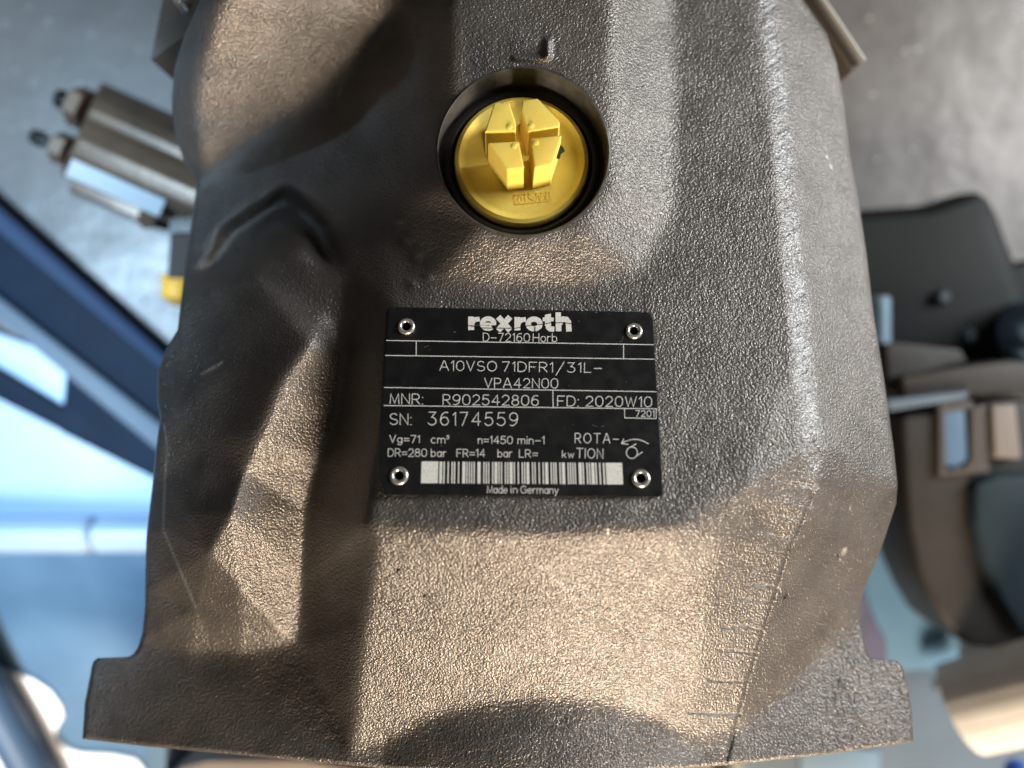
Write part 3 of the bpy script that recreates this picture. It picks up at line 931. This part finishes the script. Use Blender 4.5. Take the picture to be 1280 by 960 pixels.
        me.loops.add(len(fq) * 4); me.loops.foreach_set('vertex_index', fq.ravel().astype(np.int32))
        me.polygons.add(len(fq)); me.polygons.foreach_set('loop_start', np.arange(0, len(fq) * 4, 4, dtype=np.int32))
        me.update(calc_edges=True)
        me.validate()
        me.shade_smooth()
        nn = np.zeros((len(co_all), 3)); nn[:nv] = no
        sk = np.concatenate([r0 - np.array([0, -0.0, 0])] * 3)
        d = np.concatenate([r0, r0, r0]).copy(); d[:, 2] = 0
        d /= np.linalg.norm(d, axis=1, keepdims=True) + 1e-9
        nn[nv:] = d
        me.normals_split_custom_set_from_vertices([tuple(v) for v in nn])
        ca = me.attributes.new('wear_and_light', 'FLOAT_COLOR', 'POINT')
        cc = np.zeros((len(co_all), 4), np.float32); cc[:nv, :3] = w; cc[:, 3] = 1
        ca.data.foreach_set('color', cc.ravel())
        return link(name, me, M_CAST, pump)

    emit('housing', ~isfl & ~hole)
    emit('mounting_flange', isfl & ~hole)


build_casting()

# rear port plate whose square corners show at the top
def port_plate():
    m = material('port_plate_paint', (0.13, 0.105, 0.085), 0.36, 0.45, 0.5, bump=(700, 0.0002, 0.3))
    pl = slab('port_plate', [(188, 75), (290, 0), (372, -62), (900, -75), (960, -70), (1012, 12), (1064, 90), (1080, 77), (1030, 0), (975, -85), (960, -170), (240, -170), (203, 0)],
              [-335, -172, -150, -330, -330, -330, -330, -330, -330, -330, -330, -330, -330], 300, m, pump, bevel=1.5)
    o = P(228, 2, -255)
    lathe('plate_bolt', o, Vector((1, 0, 0)), Vector((0, 1, 0)), Vector((0, 0, 1)), [(S * 11, -S * 20), (S * 11, S * 12), (S * 8, S * 16), (0.00001, S * 16)], M_RIVET, pl, seg=24)
    tube('plate_edge', [P(1021, -12, -322), P(1080, 76, -322)], [S * 4] * 2, material('pale_edge', (0.5, 0.49, 0.44), 0.4, 0.4), pl, seg=10)  # paler strip laid along the right corner edge


port_plate()

# ------------------------------------------------------------------ port and yellow plug
NB = Vector((0, 0.15, 1.0)).normalized()
EXB = Vector((1, 0, 0))
EYB = NB.cross(EXB).normalized()
if EYB.y > 0: EYB = -EYB           # EYB points down the picture


def ray_plane(px, py, o, n, w):
    """Point on the plane through o + n*w seen at px, py of the reference drawing."""
    c = Vector((0, 0, CAMZ))
    d = Vector(((px - 640) / F, -(py - 480) / F, -1.0))
    t = ((o + n * w) - c).dot(n) / d.dot(n)
    return c + d * t


RIM = P(654, 190, float(samp(HT, 654, 190)))
RIM = P(654, 190, -33)
FLOOR_W = -44 * S


def port():
    cx, cy, rx, ry = PORT
    seg = 160
    vs, fs = [], []
    bot_o = RIM + NB * FLOOR_W
    for k in range(seg):
        a = 2 * math.pi * k / seg
        c, s = math.cos(a), math.sin(a)
        xo, yo = cx + (rx + 2.4) * c, cy + (ry + 2.4) * s
        xi, yi = cx + (rx - 1.6) * c, cy + (ry - 1.6) * s
        ho = float(samp(HT, xo, yo)); hi = float(samp(HT, xi, yi))
        po, pm, pi_ = P(xo, yo, ho + 0.4), P(cx + rx * c, cy + ry * s, hi + 0.9), P(xi, yi, hi - 0.6)
        w = (pi_ - bot_o).dot(NB)
        low = pi_ - NB * max(w, 0.0002)
        ctr = bot_o
        inn = ctr + (low - ctr) * 0.86
        inn2 = inn - NB * 0.003
        inn3 = ctr + (low - ctr) * 0.3 - NB * 0.003
        vs += [po, pm, pi_, low, inn, inn2, inn3]
    for k in range(seg):
        k2 = (k + 1) % seg
        for i in range(6):
            fs.append((k * 7 + i, k2 * 7 + i, k2 * 7 + i + 1, k * 7 + i + 1))
    return mesh_from('port_collar', vs, fs, M_STEELDARK, pump, autosmooth=0.5)


collar = port()


def plug():
    root = empty('port_plug', 'yellow plastic plug with four raised grip blocks closing the round port above the name plate', 'plug')
    dfac = (F + 60) / F * S
    o = ray_plane(652, 199, RIM, NB, FLOOR_W + 16 * S)
    R = 84.5 * dfac
    # disc
    prof = [(R * .80, -18 * S), (R * 1.0, -18 * S), (R, -4 * S), (R * .985, -1 * S), (R * .93, 1.5 * S), (R * .90, 0.5 * S), (R * .86, -1.5 * S), (R * .82, -2.0 * S), (R * .4, -2.0 * S), (0.00002, -2.0 * S)]
    lathe('plug_disc', o, EXB, EYB, NB, prof, M_YELLOW, root, seg=128)
    # seal
    rs = R * 1.11
    pr = [(rs + 7 * S * math.cos(t), -13 * S + 6 * S * math.sin(t)) for t in np.linspace(0, 2 * math.pi, 13)[:-1]]
    lathe('rubber_seal', o, EXB, EYB, NB, pr, M_RUBBER, root, seg=128, closed=True)
    top = 62 * S
    polys = [
        [(618, 128), (637, 128.5), (645, 155), (644.5, 164), (606, 164.7)],
        [(653, 125), (672, 123), (700, 152), (699.5, 158), (660, 164.5), (651.5, 138)],
        [(609.5, 178.5), (648.5, 176.5), (655, 209), (634, 212)],
        [(663, 173), (702, 169), (690.5, 204.5), (668, 210)],
    ]
    dims = [(637, 158), (664, 157), (643, 182), (670, 178)]
    for poly, (bx_, by_) in zip(polys, dims):
        up = [ray_plane(x, y, o, NB, top) for x, y in poly]
        c = sum(up, Vector()) / len(up)
        dn = [c + (p - c) * 1.07 - NB * (top + 2.5 * S) for p in up]
        n = len(up)
        fs = [tuple(range(n)), tuple(range(2 * n - 1, n - 1, -1))] + [(i, (i + 1) % n, (i + 1) % n + n, i + n) for i in range(n)]
        b = mesh_from('grip_block', up + dn, fs, M_YELLOW, root, bevel=1.8, autosmooth=0.7)
        q = ray_plane(bx_, by_, o, NB, top)
        lathe('moulding_dimple', q, EXB, EYB, NB, [(4.2 * S, -0.5 * S), (3.6 * S, 0.7 * S), (2.2 * S, 1.2 * S), (0.00001, 1.3 * S)], M_YELLOW, b, seg=16)
    # grime stuck to the right block
    g = []
    outl = [(696, 186), (699, 180), (703, 184), (705, 189), (700, 193), (699, 198), (696, 196), (697, 191)]
    for x, y in outl: g.append(ray_plane(x + 1.0, y, o, NB, top * .62))
    g2 = [p - NB * 3 * S - EXB * 2 * S for p in g]
    n = len(g)
    mesh_from('grime_spot', g + g2, [tuple(range(n)), tuple(range(2 * n - 1, n - 1, -1))] + [(i, (i + 1) % n, (i + 1) % n + n, i + n) for i in range(n)], M_GRIME, root)
    return root, o


plug_root, plug_o = plug()

# ------------------------------------------------------------------ single-stroke engraving alphabet
def arc(cx, cy, rx, ry, a0, a1, n=12):
    return [(cx + rx * math.cos(math.radians(a0 + (a1 - a0) * i / n)), cy + ry * math.sin(math.radians(a0 + (a1 - a0) * i / n))) for i in range(n + 1)]


# y up, cap height 1; each glyph: (advance width, [strokes])
G = {
    'A': (.80, [[(0, 0), (.36, 1), (.44, 1), (.80, 0)], [(.13, .34), (.67, .34)]]),
    'D': (.70, [[(0, 0), (0, 1), (.28, 1)] + arc(.28, .5, .42, .5, 90, -90)[1:] + [(0, 0)]]),
    'E': (.6, [[(.6, 1), (0, 1), (0, 0), (.6, 0)], [(0, .52), (.5, .52)]]),
    'F': (.6, [[(.6, 1), (0, 1), (0, 0)], [(0, .5), (.48, .5)]]),
    'G': (.80, [arc(.42, .5, .42, .5, 45, 360, 20)[0:] + [(.50, .5)]]),
    'H': (.68, [[(0, 0), (0, 1)], [(.68, 0), (.68, 1)], [(0, .5), (.68, .5)]]),
    'I': (.0, [[(0, 0), (0, 1)]]),
    'K': (.66, [[(0, 0), (0, 1)], [(.62, 1), (0, .38)], [(.2, .58), (.66, 0)]]),
    'L': (.52, [[(0, 1), (0, 0), (.52, 0)]]),
    'M': (.78, [[(0, 0), (.06, 1), (.39, .05), (.72, 1), (.78, 0)]]),
    'N': (.68, [[(0, 0), (0, 1), (.68, 0), (.68, 1)]]),
    'O': (.84, [arc(.42, .5, .42, .5, 90, 450, 24)]),
    'P': (.62, [[(0, 0), (0, 1), (.34, 1)] + arc(.34, .73, .28, .27, 90, -90)[1:] + [(0, .46)]]),
    'R': (.66, [[(0, 0), (0, 1), (.34, 1)] + arc(.34, .73, .28, .27, 90, -90)[1:] + [(0, .46)], [(.30, .46), (.66, 0)]]),
    'S': (.66, [arc(.33, .75, .30, .25, 30, 270, 14) + arc(.33, .25, .33, .25, 90, -155, 14)[0:]]),
    'T': (.72, [[(0, 1), (.72, 1)], [(.36, 1), (.36, 0)]]),
    'V': (.72, [[(0, 1), (.36, 0), (.72, 1)]]),
    'W': (1.0, [[(0, 1), (.25, 0), (.5, .9), (.75, 0), (1.0, 1)]]),
    '0': (.66, [arc(.33, .62, .33, .38, 0, 180, 12) + arc(.33, .38, .33, .38, 180, 360, 12) + [(.66, .62)]]),
    '1': (.22, [[(0, .80), (.20, 1), (.20, 0)]]),
    '2': (.62, [arc(.31, .70, .30, .30, 165, -35, 12) + [(0, 0), (.64, 0)]]),
    '3': (.62, [[(.04, 1), (.58, 1), (.26, .60)] + arc(.28, .30, .33, .30, 85, -150, 14)]),
    '4': (.68, [[(.50, 0), (.50, 1), (0, .30), (.68, .30)]]),
    '5': (.62, [[(.56, 1), (.10, 1), (.04, .55)] + arc(.28, .32, .33, .32, 125, -150, 14)]),
    '6': (.62, [arc(.31, .31, .31, .31, 90, 450, 20), arc(.42, .42, .42, .58, 70, 190, 10)]),
    '7': (.58, [[(0, 1), (.58, 1), (.18, 0)]]),
    '8': (.62, [arc(.31, .77, .25, .23, -90, 270, 18), arc(.31, .27, .31, .27, 90, 450, 18)]),
    '9': (.62, [arc(.31, .69, .31, .31, -90, 270, 20), arc(.20, .58, .42, .58, 10, -110, 10)]),
    '-': (.62, [[(0, .42), (.62, .42)]]),
    '/': (.62, [[(0, -.3), (.62, 1.1)]]),
    ':': (.05, [[(0, .66), (.05, .66)], [(0, .0), (.05, .0)]]),
    '=': (.62, [[(0, .58), (.62, .58)], [(0, .26), (.62, .26)]]),
    'a': (.52, [arc(.26, .33, .26, .33, 0, 360, 16), [(.52, .66), (.52, 0)]]),
    'b': (.54, [[(0, 1), (0, 0)], arc(.27, .33, .27, .33, 0, 360, 16)]),
    'c': (.52, [arc(.28, .33, .28, .33, 50, 310, 14)]),
    'd': (.54, [arc(.27, .33, .27, .33, 0, 360, 16), [(.54, 1), (.54, 0)]]),
    'e': (.54, [[(0, .35), (.54, .35)] + arc(.27, .33, .27, .33, 8, 315, 16)]),
    'g': (.54, [arc(.27, .33, .27, .33, 0, 360, 16), [(.54, .66), (.54, -.1)] + arc(.27, -.1, .27, .22, 0, -150, 8)[1:]]),
    'i': (.0, [[(0, .66), (0, 0)], [(0, .92), (0, .98)]]),
    'k': (.50, [[(0, 1), (0, 0)], [(.46, .66), (0, .24)], [(.16, .38), (.50, 0)]]),
    'm': (.86, [[(0, 0), (0, .66)], arc(.215, .44, .215, .22, 180, 0, 8) + [(.43, 0)], arc(.645, .44, .215, .22, 180, 0, 8) + [(.86, 0)]]),
    'n': (.50, [[(0, 0), (0, .66)], arc(.25, .41, .25, .25, 180, 0, 10) + [(.50, 0)]]),
    'o': (.56, [arc(.28, .33, .28, .33, 90, 450, 18)]),
    'r': (.34, [[(0, 0), (0, .66)], arc(.28, .38, .28, .28, 180, 75, 6)]),
    'w': (.74, [[(0, .66), (.18, 0), (.37, .6), (.56, 0), (.74, .66)]]),
    'y': (.52, [[(0, .66), (.28, .02)], [(.52, .66), (.16, -.28), (.04, -.28)]]),
    '³': (.24, [[(.0, 1.0), (.22, 1.0), (.1, .83)] + arc(.1, .7, .14, .13, 80, -150, 8)]),
    ' ': (.45, []),
}


class Ribbons:
    """Flat strips laid on a surface; every strip a hair above the last so none share a plane."""
    def __init__(self, place, lift0=0.0):
        self.v, self.f, self.place, self.n, self.l0 = [], [], place, 0, lift0

    def strip(self, pts, w, cap=True):
        pts = [Vector(p) for p in pts]
        q = [pts[0]]
        for p in pts[1:]:
            if (p - q[-1]).length > 1e-4: q.append(p)
        pts = q
        if len(pts) < 2: return
        closed = (pts[0] - pts[-1]).length < 1e-3
        if closed: pts = pts[:-1]
        n = len(pts)
        if cap and not closed:
            pts[0] = pts[0] - (pts[1] - pts[0]).normalized() * w * .5
            pts[-1] = pts[-1] + (pts[-1] - pts[-2]).normalized() * w * .5
        self.n += 1
        lift = self.l0 + 0.010 * (self.n % 40)
        b = len(self.v)
        for i, p in enumerate(pts):
            pa = pts[i - 1] if (closed or i > 0) else p
            pb = pts[(i + 1) % n] if (closed or i < n - 1) else p
            t1 = (p - pa).normalized() if (p - pa).length > 0 else (pb - p).normalized()
            t2 = (pb - p).normalized() if (pb - p).length > 0 else t1
            nrm = Vector((-(t1.y + t2.y), t1.x + t2.x))
            if nrm.length < 1e-5: nrm = Vector((-t1.y, t1.x))
            nrm.normalize()
            k = 1.0 / max(nrm.dot(Vector((-t1.y, t1.x))), 0.45)
            self.v.append(self.place(p.x + nrm.x * w * .5 * k, p.y + nrm.y * w * .5 * k, lift))
            self.v.append(self.place(p.x - nrm.x * w * .5 * k, p.y - nrm.y * w * .5 * k, lift))
        for i in range(n - (0 if closed else 1)):
            j = (i + 1) % n
            self.f.append((b + 2 * i, b + 2 * i + 1, b + 2 * j + 1, b + 2 * j))

    def quad(self, pts):
        self.n += 1
        lift = self.l0 + 0.010 * (self.n % 40)
        b = len(self.v)
        self.v += [self.place(x, y, lift) for x, y in pts]
        self.f.append(tuple(range(b, b + len(pts))))

    def text(self, s, x0, y0, x1, y1, cap, w, gap=.28):
        """Baseline from (x0, y0) to (x1, y1) in drawing units; the text fills it exactly."""
        adv, xs = 0, []
        prev = None
        for ch in s:
            xs.append(adv)
            adv += G[ch][0] + (gap if ch != ' ' else 0)
        adv -= gap
        sx = 1.0 / adv
        bx, by = x1 - x0, y1 - y0
        L = math.hypot(bx, by)
        ux, uy = bx / L, by / L
        for ch, x in zip(s, xs):
            for st in G[ch][1]:
                self.strip([(x0 + (x + p[0]) * sx * bx + uy * p[1] * cap, y0 + (x + p[0]) * sx * by - ux * p[1] * cap) for p in st], w)

    def build(self, name, mat, parent, label=None):
        me = bpy.data.meshes.new(name)
        me.from_pydata([tuple(p) for p in self.v], [], self.f)
        bm = bmesh.new(); bm.from_mesh(me)
        for f in bm.faces:
            if f.normal.z < 0: f.normal_flip()
        bm.to_mesh(me); bm.free()
        o = link(name, me, mat, parent)
        if label: o['label'] = label
        return o


# ------------------------------------------------------------------ name plate
ZS = 380 / 1280.0


def Z(x, y):       # detail-drawing units -> reference units
    return (460 + x * ZS, 370 + y * ZS)


PLATE_H0 = 3.2


def plate_h(x, y):
    return 0.29 * (y - 500) + PLATE_H0 + 0.004 * (x - 650)


_a, _b, _c = (P(x, y, plate_h(x, y)) for x, y in ((487, 386), (820, 390), (650, 618)))
PLN = (_b - _a).cross(_c - _a).normalized()
if PLN.z < 0: PLN = -PLN
PLO = _a


def on_plate(x, y, lift):
    return ray_plane(x, y, PLO, PLN, (0.10 + lift) * S)


def rounded(corners, radii, n=6):
    out = []
    m = len(corners)
    for i, (c, r) in enumerate(zip(corners, radii)):
        c = Vector(c); a = Vector(corners[i - 1]); b = Vector(corners[(i + 1) % m])
        if r <= 0: out.append(c); continue
        p = c + (a - c).normalized() * r; q = c + (b - c).normalized() * r
        for k in range(n + 1):
            t = k / n
            out.append(p * (1 - t) ** 2 + c * 2 * t * (1 - t) + q * t * t)
    return [(v.x, v.y) for v in out]


def name_plate():
    out = rounded([Z(80, 47), Z(1197, 70), Z(1241, 845), Z(72, 836), Z(42, 757), Z(58, 420)], [8, 9, 8, 3, 4, 0])
    n = len(out)
    up = [ray_plane(x, y, PLO, PLN, 0) for x, y in out]
    up2 = [ray_plane(650 + (x - 650) * 1.004, 500 + (y - 500) * 1.004, PLO, PLN, -1.0 * S) for x, y in out]
    dn = [ray_plane(650 + (x - 650) * 1.004, 500 + (y - 500) * 1.004, PLO, PLN, -9.0 * S) for x, y in out]
    fs = [tuple(range(n))]
    for b in (0, n):
        fs += [(b + i, b + i + n, b + (i + 1) % n + n, b + (i + 1) % n) for i in range(n)]
    me_o = mesh_from('name_plate', up + up2 + dn, fs, M_BLACK, pump, autosmooth=0.8)
    pl = me_o

    def txt(s, xa, ya, xb, yb, cap, w=1.15, gap=.28, name='lettering'):
        r = Ribbons(on_plate)
        x0, y0 = Z(xa, ya); x1, y1 = Z(xb, yb)
        r.text(s, x0, y0, x1, y1, cap * ZS, w * 0.86, gap)
        return r.build(name, M_LINE, pl)

    txt('D-72160', 485, 190, 680, 192, 34, 1.0, .26)
    txt('Horb', 695, 192, 795, 193, 34, 1.0, .22)
    txt('A10VSO', 302, 313, 541, 316, 40, 1.05, .26)
    txt('71DFR1', 566, 317, 778, 320, 40, 1.05, .26)
    txt('/', 792, 321, 826, 321, 40, 1.05)
    txt('31L-', 840, 321, 983, 322, 40, 1.05, .30)
    txt('VPA42N00', 491, 386, 799, 388, 40, 1.05, .26)
    txt('MNR:', 93, 453, 231, 455, 42, 1.1, .24)
    txt('R902542806', 316, 457, 717, 461, 42, 1.1, .27)
    txt('FD:', 798, 463, 886, 464, 42, 1.1, .24)
    txt('2020W10', 918, 464, 1194, 467, 42, 1.1, .27)
    txt('7201', 1128, 507, 1205, 508, 25, 1.0, .3)
    txt('SN:', 92, 541, 182, 542, 46, 1.1, .24)
    txt('36174559', 254, 543, 629, 546, 54, 1.15, .36)
    txt('Vg=71', 91, 616, 217, 618, 30, 1.0, .24)
    txt('cm³', 266, 619, 340, 620, 32, 1.0, .22)
    txt('n=1450', 464, 621, 608, 622, 31, 1.0, .24)
    txt('min-1', 631, 622, 742, 623, 31, 1.0, .26)
    txt('DR=280', 85, 675, 247, 676, 32, 1.0, .22)
    txt('bar', 266, 676, 328, 677, 32, 1.0, .24)
    txt('FR=14', 374, 677, 492, 678, 32, 1.0, .24)
    txt('bar', 547, 678, 606, 678, 32, 1.0, .24)
    txt('LR=', 637, 679, 714, 680, 32, 1.0, .26)
    txt('kw', 818, 680, 866, 681, 28, 1.0, .30)
    txt('ROTA-', 872, 618, 1054, 620, 40, 1.05, .36)
    txt('TION', 878, 681, 989, 684, 40, 1.05, .30)
    txt('Made', 502, 829, 586, 830, 30, 1.0, .2)
    txt('in', 602, 830, 628, 830, 30, 1.0, .28)
    txt('Germany', 643, 830, 801, 832, 30, 1.0, .2)

    r = Ribbons(on_plate)
    for a, b in (((76, 187), (1203, 205)), ((72, 250), (1206, 266)), ((68, 385), (1214, 403)), ((66, 461), (1218, 475)),
                 ((203, 190), (203, 251)), ((1076, 204), (1076, 263)), ((778, 398), (780, 469))):
        r.strip([Z(*a), Z(*b)], 0.95, cap=False)
    r.strip([Z(1080, 474), Z(1081, 513), Z(1213, 516), Z(1214, 478)], 0.9)
    r.build('ruled_line', M_LINE, pl)

    # direction arrow and shaft symbol
    r = Ribbons(on_plate)
    q = lambda x, y: (690 + x / 9.143, 530 + y / 9.143)
    pts = []
    for i in range(15):
        t = i / 14
        x = 1105 + (795 - 1105) * t
        y = (1 - t) ** 2 * 228 + 2 * t * (1 - t) * 126 + t * t * 222
        pts.append(q(x, y))
    r.strip(pts, 1.0)
    r.strip([q(818, 172), q(795, 222), q(868, 232)], 1.0)
    r.strip([q(913 + 63 * math.cos(a), 328 + 66 * math.sin(a)) for a in np.linspace(0, 2 * math.pi, 25)], 1.0)
    r.strip([q(890, 268), q(960, 228)], 1.0)
    r.strip([q(966, 364), q(1032, 322)], 1.0)
    r.build('rotation_arrow', M_LINE, pl)

    # bar code
    bars = [(60, 252), (267, 299), (312, 328), (360, 375), (405, 420), (432, 448), (480, 494), (529, 563), (575, 589), (603, 617), (630, 644), (657, 672), (702, 738), (769, 783), (796, 810), (824, 838), (870, 885), (897, 931), (942, 956), (970, 985), (1015, 1029), (1042, 1057), (1070, 1105), (1117, 1131), (1163, 1177)]
    bars2 = [(20, 34), (47, 62), (75, 107), (138, 152), (166, 180), (213, 227), (259, 273), (288, 323), (351, 366), (380, 394), (404, 420), (452, 467), (480, 516), (545, 560), (572, 587), (599, 613), (625, 640), (672, 707), (716, 732), (762, 777), (790, 805), (817, 853), (863, 880), (907, 924), (951, 970), (985, 1173)]
    xs = [(520 + a / 9.143, 520 + b / 9.143) for a, b in bars] + [(650 + a / 9.143, 650 + b / 9.143) for a, b in bars2]
    r = Ribbons(on_plate)
    for a, b in xs:
        t = (a - 527) / (778 - 527)
        yt = 576.8 + 1.9 * t; yb = 604.0 + 1.7 * t
        sk = -0.4 + 1.2 * t
        r.quad([(a - sk, yt), (b - sk, yt), (b + sk, yb), (a + sk, yb)])
    r.build('bar_code', M_INK, pl)

    # logo word in bold letters
    r = Ribbons(on_plate)
    L = lambda x, y: (575 + x / 8.533, 385 + y / 8.533)
    W = lambda w: w / 8.533
    def st(pts, w): r.strip([L(*p) for p in pts], W(w), cap=False)
    def poly(pts): r.quad([L(*p) for p in pts])
    def el(cx, cy, rx, ry, a0, a1, n=20): return [(cx + rx * math.cos(math.radians(a0 + (a1 - a0) * i / n)), cy - ry * math.sin(math.radians(a0 + (a1 - a0) * i / n))) for i in range(n + 1)]
    for x in (87, 580):
        dy = 0 if x < 300 else 4
        poly([(x, 92 + dy), (x + 62, 92 + dy), (x + 64, 235 + dy), (x, 235 + dy)])
        st([(x + 40, 175 + dy), (x + 52, 142 + dy), (x + 80, 122 + dy), (x + 124, 118 + dy)], 50)
    st(el(300, 166, 62, 52, -8 + 360, 318 - 0, 4)[:0] + el(300, 166, 62, 52, 0, 312, 26), 52)
    poly([(232, 156), (385, 156), (386, 184), (232, 184)])
    st([(408, 94), (536, 241)], 62); st([(535, 94), (405, 241)], 62)
    st(el(790, 170, 63, 52, 0, 360, 30), 56)
    poly([(905, 72), (970, 60), (972, 190), (905, 190)])
    st([(882, 120), (1000, 122)], 40)
    st([(938, 170), (942, 205), (960, 222), (1006, 226)], 56)
    poly([(1018, 46), (1076, 46), (1082, 248), (1022, 248)])
    st([(1060, 180), (1068, 140), (1100, 118), (1135, 122), (1156, 150), (1162, 250)], 58)
    r.build('logo', M_INK, pl)
    r = Ribbons(on_plate, 0.5)
    r.strip([L(*p) for p in ((82, 184), (150, 195), (225, 212), (330, 214), (420, 214), (575, 216), (640, 207), (720, 190), (800, 182), (880, 172), (960, 158), (1100, 154), (1195, 168))], W(7))
    r.strip([L(800, 205), L(800, 250)], W(9))
    r.build('logo_slit', M_BLACK, pl)

    # scratches and dust on the plate
    r = Ribbons(on_plate)
    for _ in range(46):
        x, y = random.uniform(484, 818), random.uniform(390, 616)
        a_ = random.uniform(0, math.pi); l_ = random.choice((0.6, 0.9, 1.2, 2.0, 3.5))
        r.strip([(x, y), (x + l_ * math.cos(a_), y + l_ * math.sin(a_) * .5)], random.uniform(0.25, 0.6), cap=False)
    for pts in (((1060 / 3.368 + 460, 428), (778, 425), (779, 420)), ((493, 411), (497, 410.5)), ((585, 407), (600, 406.2), (612, 407)), ((740, 531), (746, 533)), ((530, 434), (536, 432))):
        r.strip(pts, 0.35, cap=False)
    r.build('scratches', M_SCUFF, pl)

    # rivets: hollow heads
    nrm = PLN
    ex = Vector((1, 0, 0)); ey = nrm.cross(ex)
    for (x, y, rr, ox, oy) in ((162, 129, 37, -3, -4), (1120, 148, 36, 0, -4), (131, 757, 38, 2, -3), (1149, 768, 38, 4, -2)):
        px, py = Z(x, y)
        o = on_plate(px, py, 0)
        r_ = rr * ZS * S
        prof = [(r_, -2 * S), (r_, 0.8 * S), (r_ * .96, 2.0 * S), (r_ * .86, 3.0 * S), (r_ * .72, 3.2 * S), (r_ * .60, 2.5 * S), (r_ * .52, 1.2 * S), (r_ * .46, -0.5 * S), (r_ * .44, -9 * S)]
        rv = lathe('rivet', o, ex, ey, nrm, prof, M_RIVET, pl, seg=40, autosmooth=0.9)
        prof = [(r_ * .47, 0.05 * S), (r_ * .3, 0.02 * S), (0.000005, 0.0)]
        b = lathe('rivet_bore', o, ex, ey, nrm, prof, M_HOLE, pl, seg=32)
    return pl


name_plate()


# tiny raised maker's strip on the plug, upside down
def plug_marks():
    o = plug_o
    def place(x, y, lift):
        return ray_plane(x, y, o, NB, (-2.0 + 1.0 + lift) * S)
    r = Ribbons(place)
    r.text('KAPSTO', 684, 240.5, 648, 245.0, 9.0, 1.3, .3)
    r.strip([(644, 243.5), (688, 239), (689, 250.5), (645, 255), (644, 243.5)], 1.2)
    r.build('raised_lettering', M_YELLOW, plug_root)


plug_marks()


# two stray fibres caught on the paint
for pts, l in ((((423, 122), (426, 112), (428, 100)), 'short pale fibre stuck to the dark slope left of the port, upper one'),
               (((425, 176), (433, 178), (436, 170), (444, 158)), 'bent pale fibre stuck to the dark slope left of the port, lower one')):
    o = tube('dust_fibre', [P(x, y, float(samp(HT, x, y)) + 1.2) for x, y in pts], [S * .5] * len(pts), material('fibre', (0.35, 0.32, 0.28), 0.7), seg=6)
    tag(o, l, 'fibre', 'fibres on the paint')
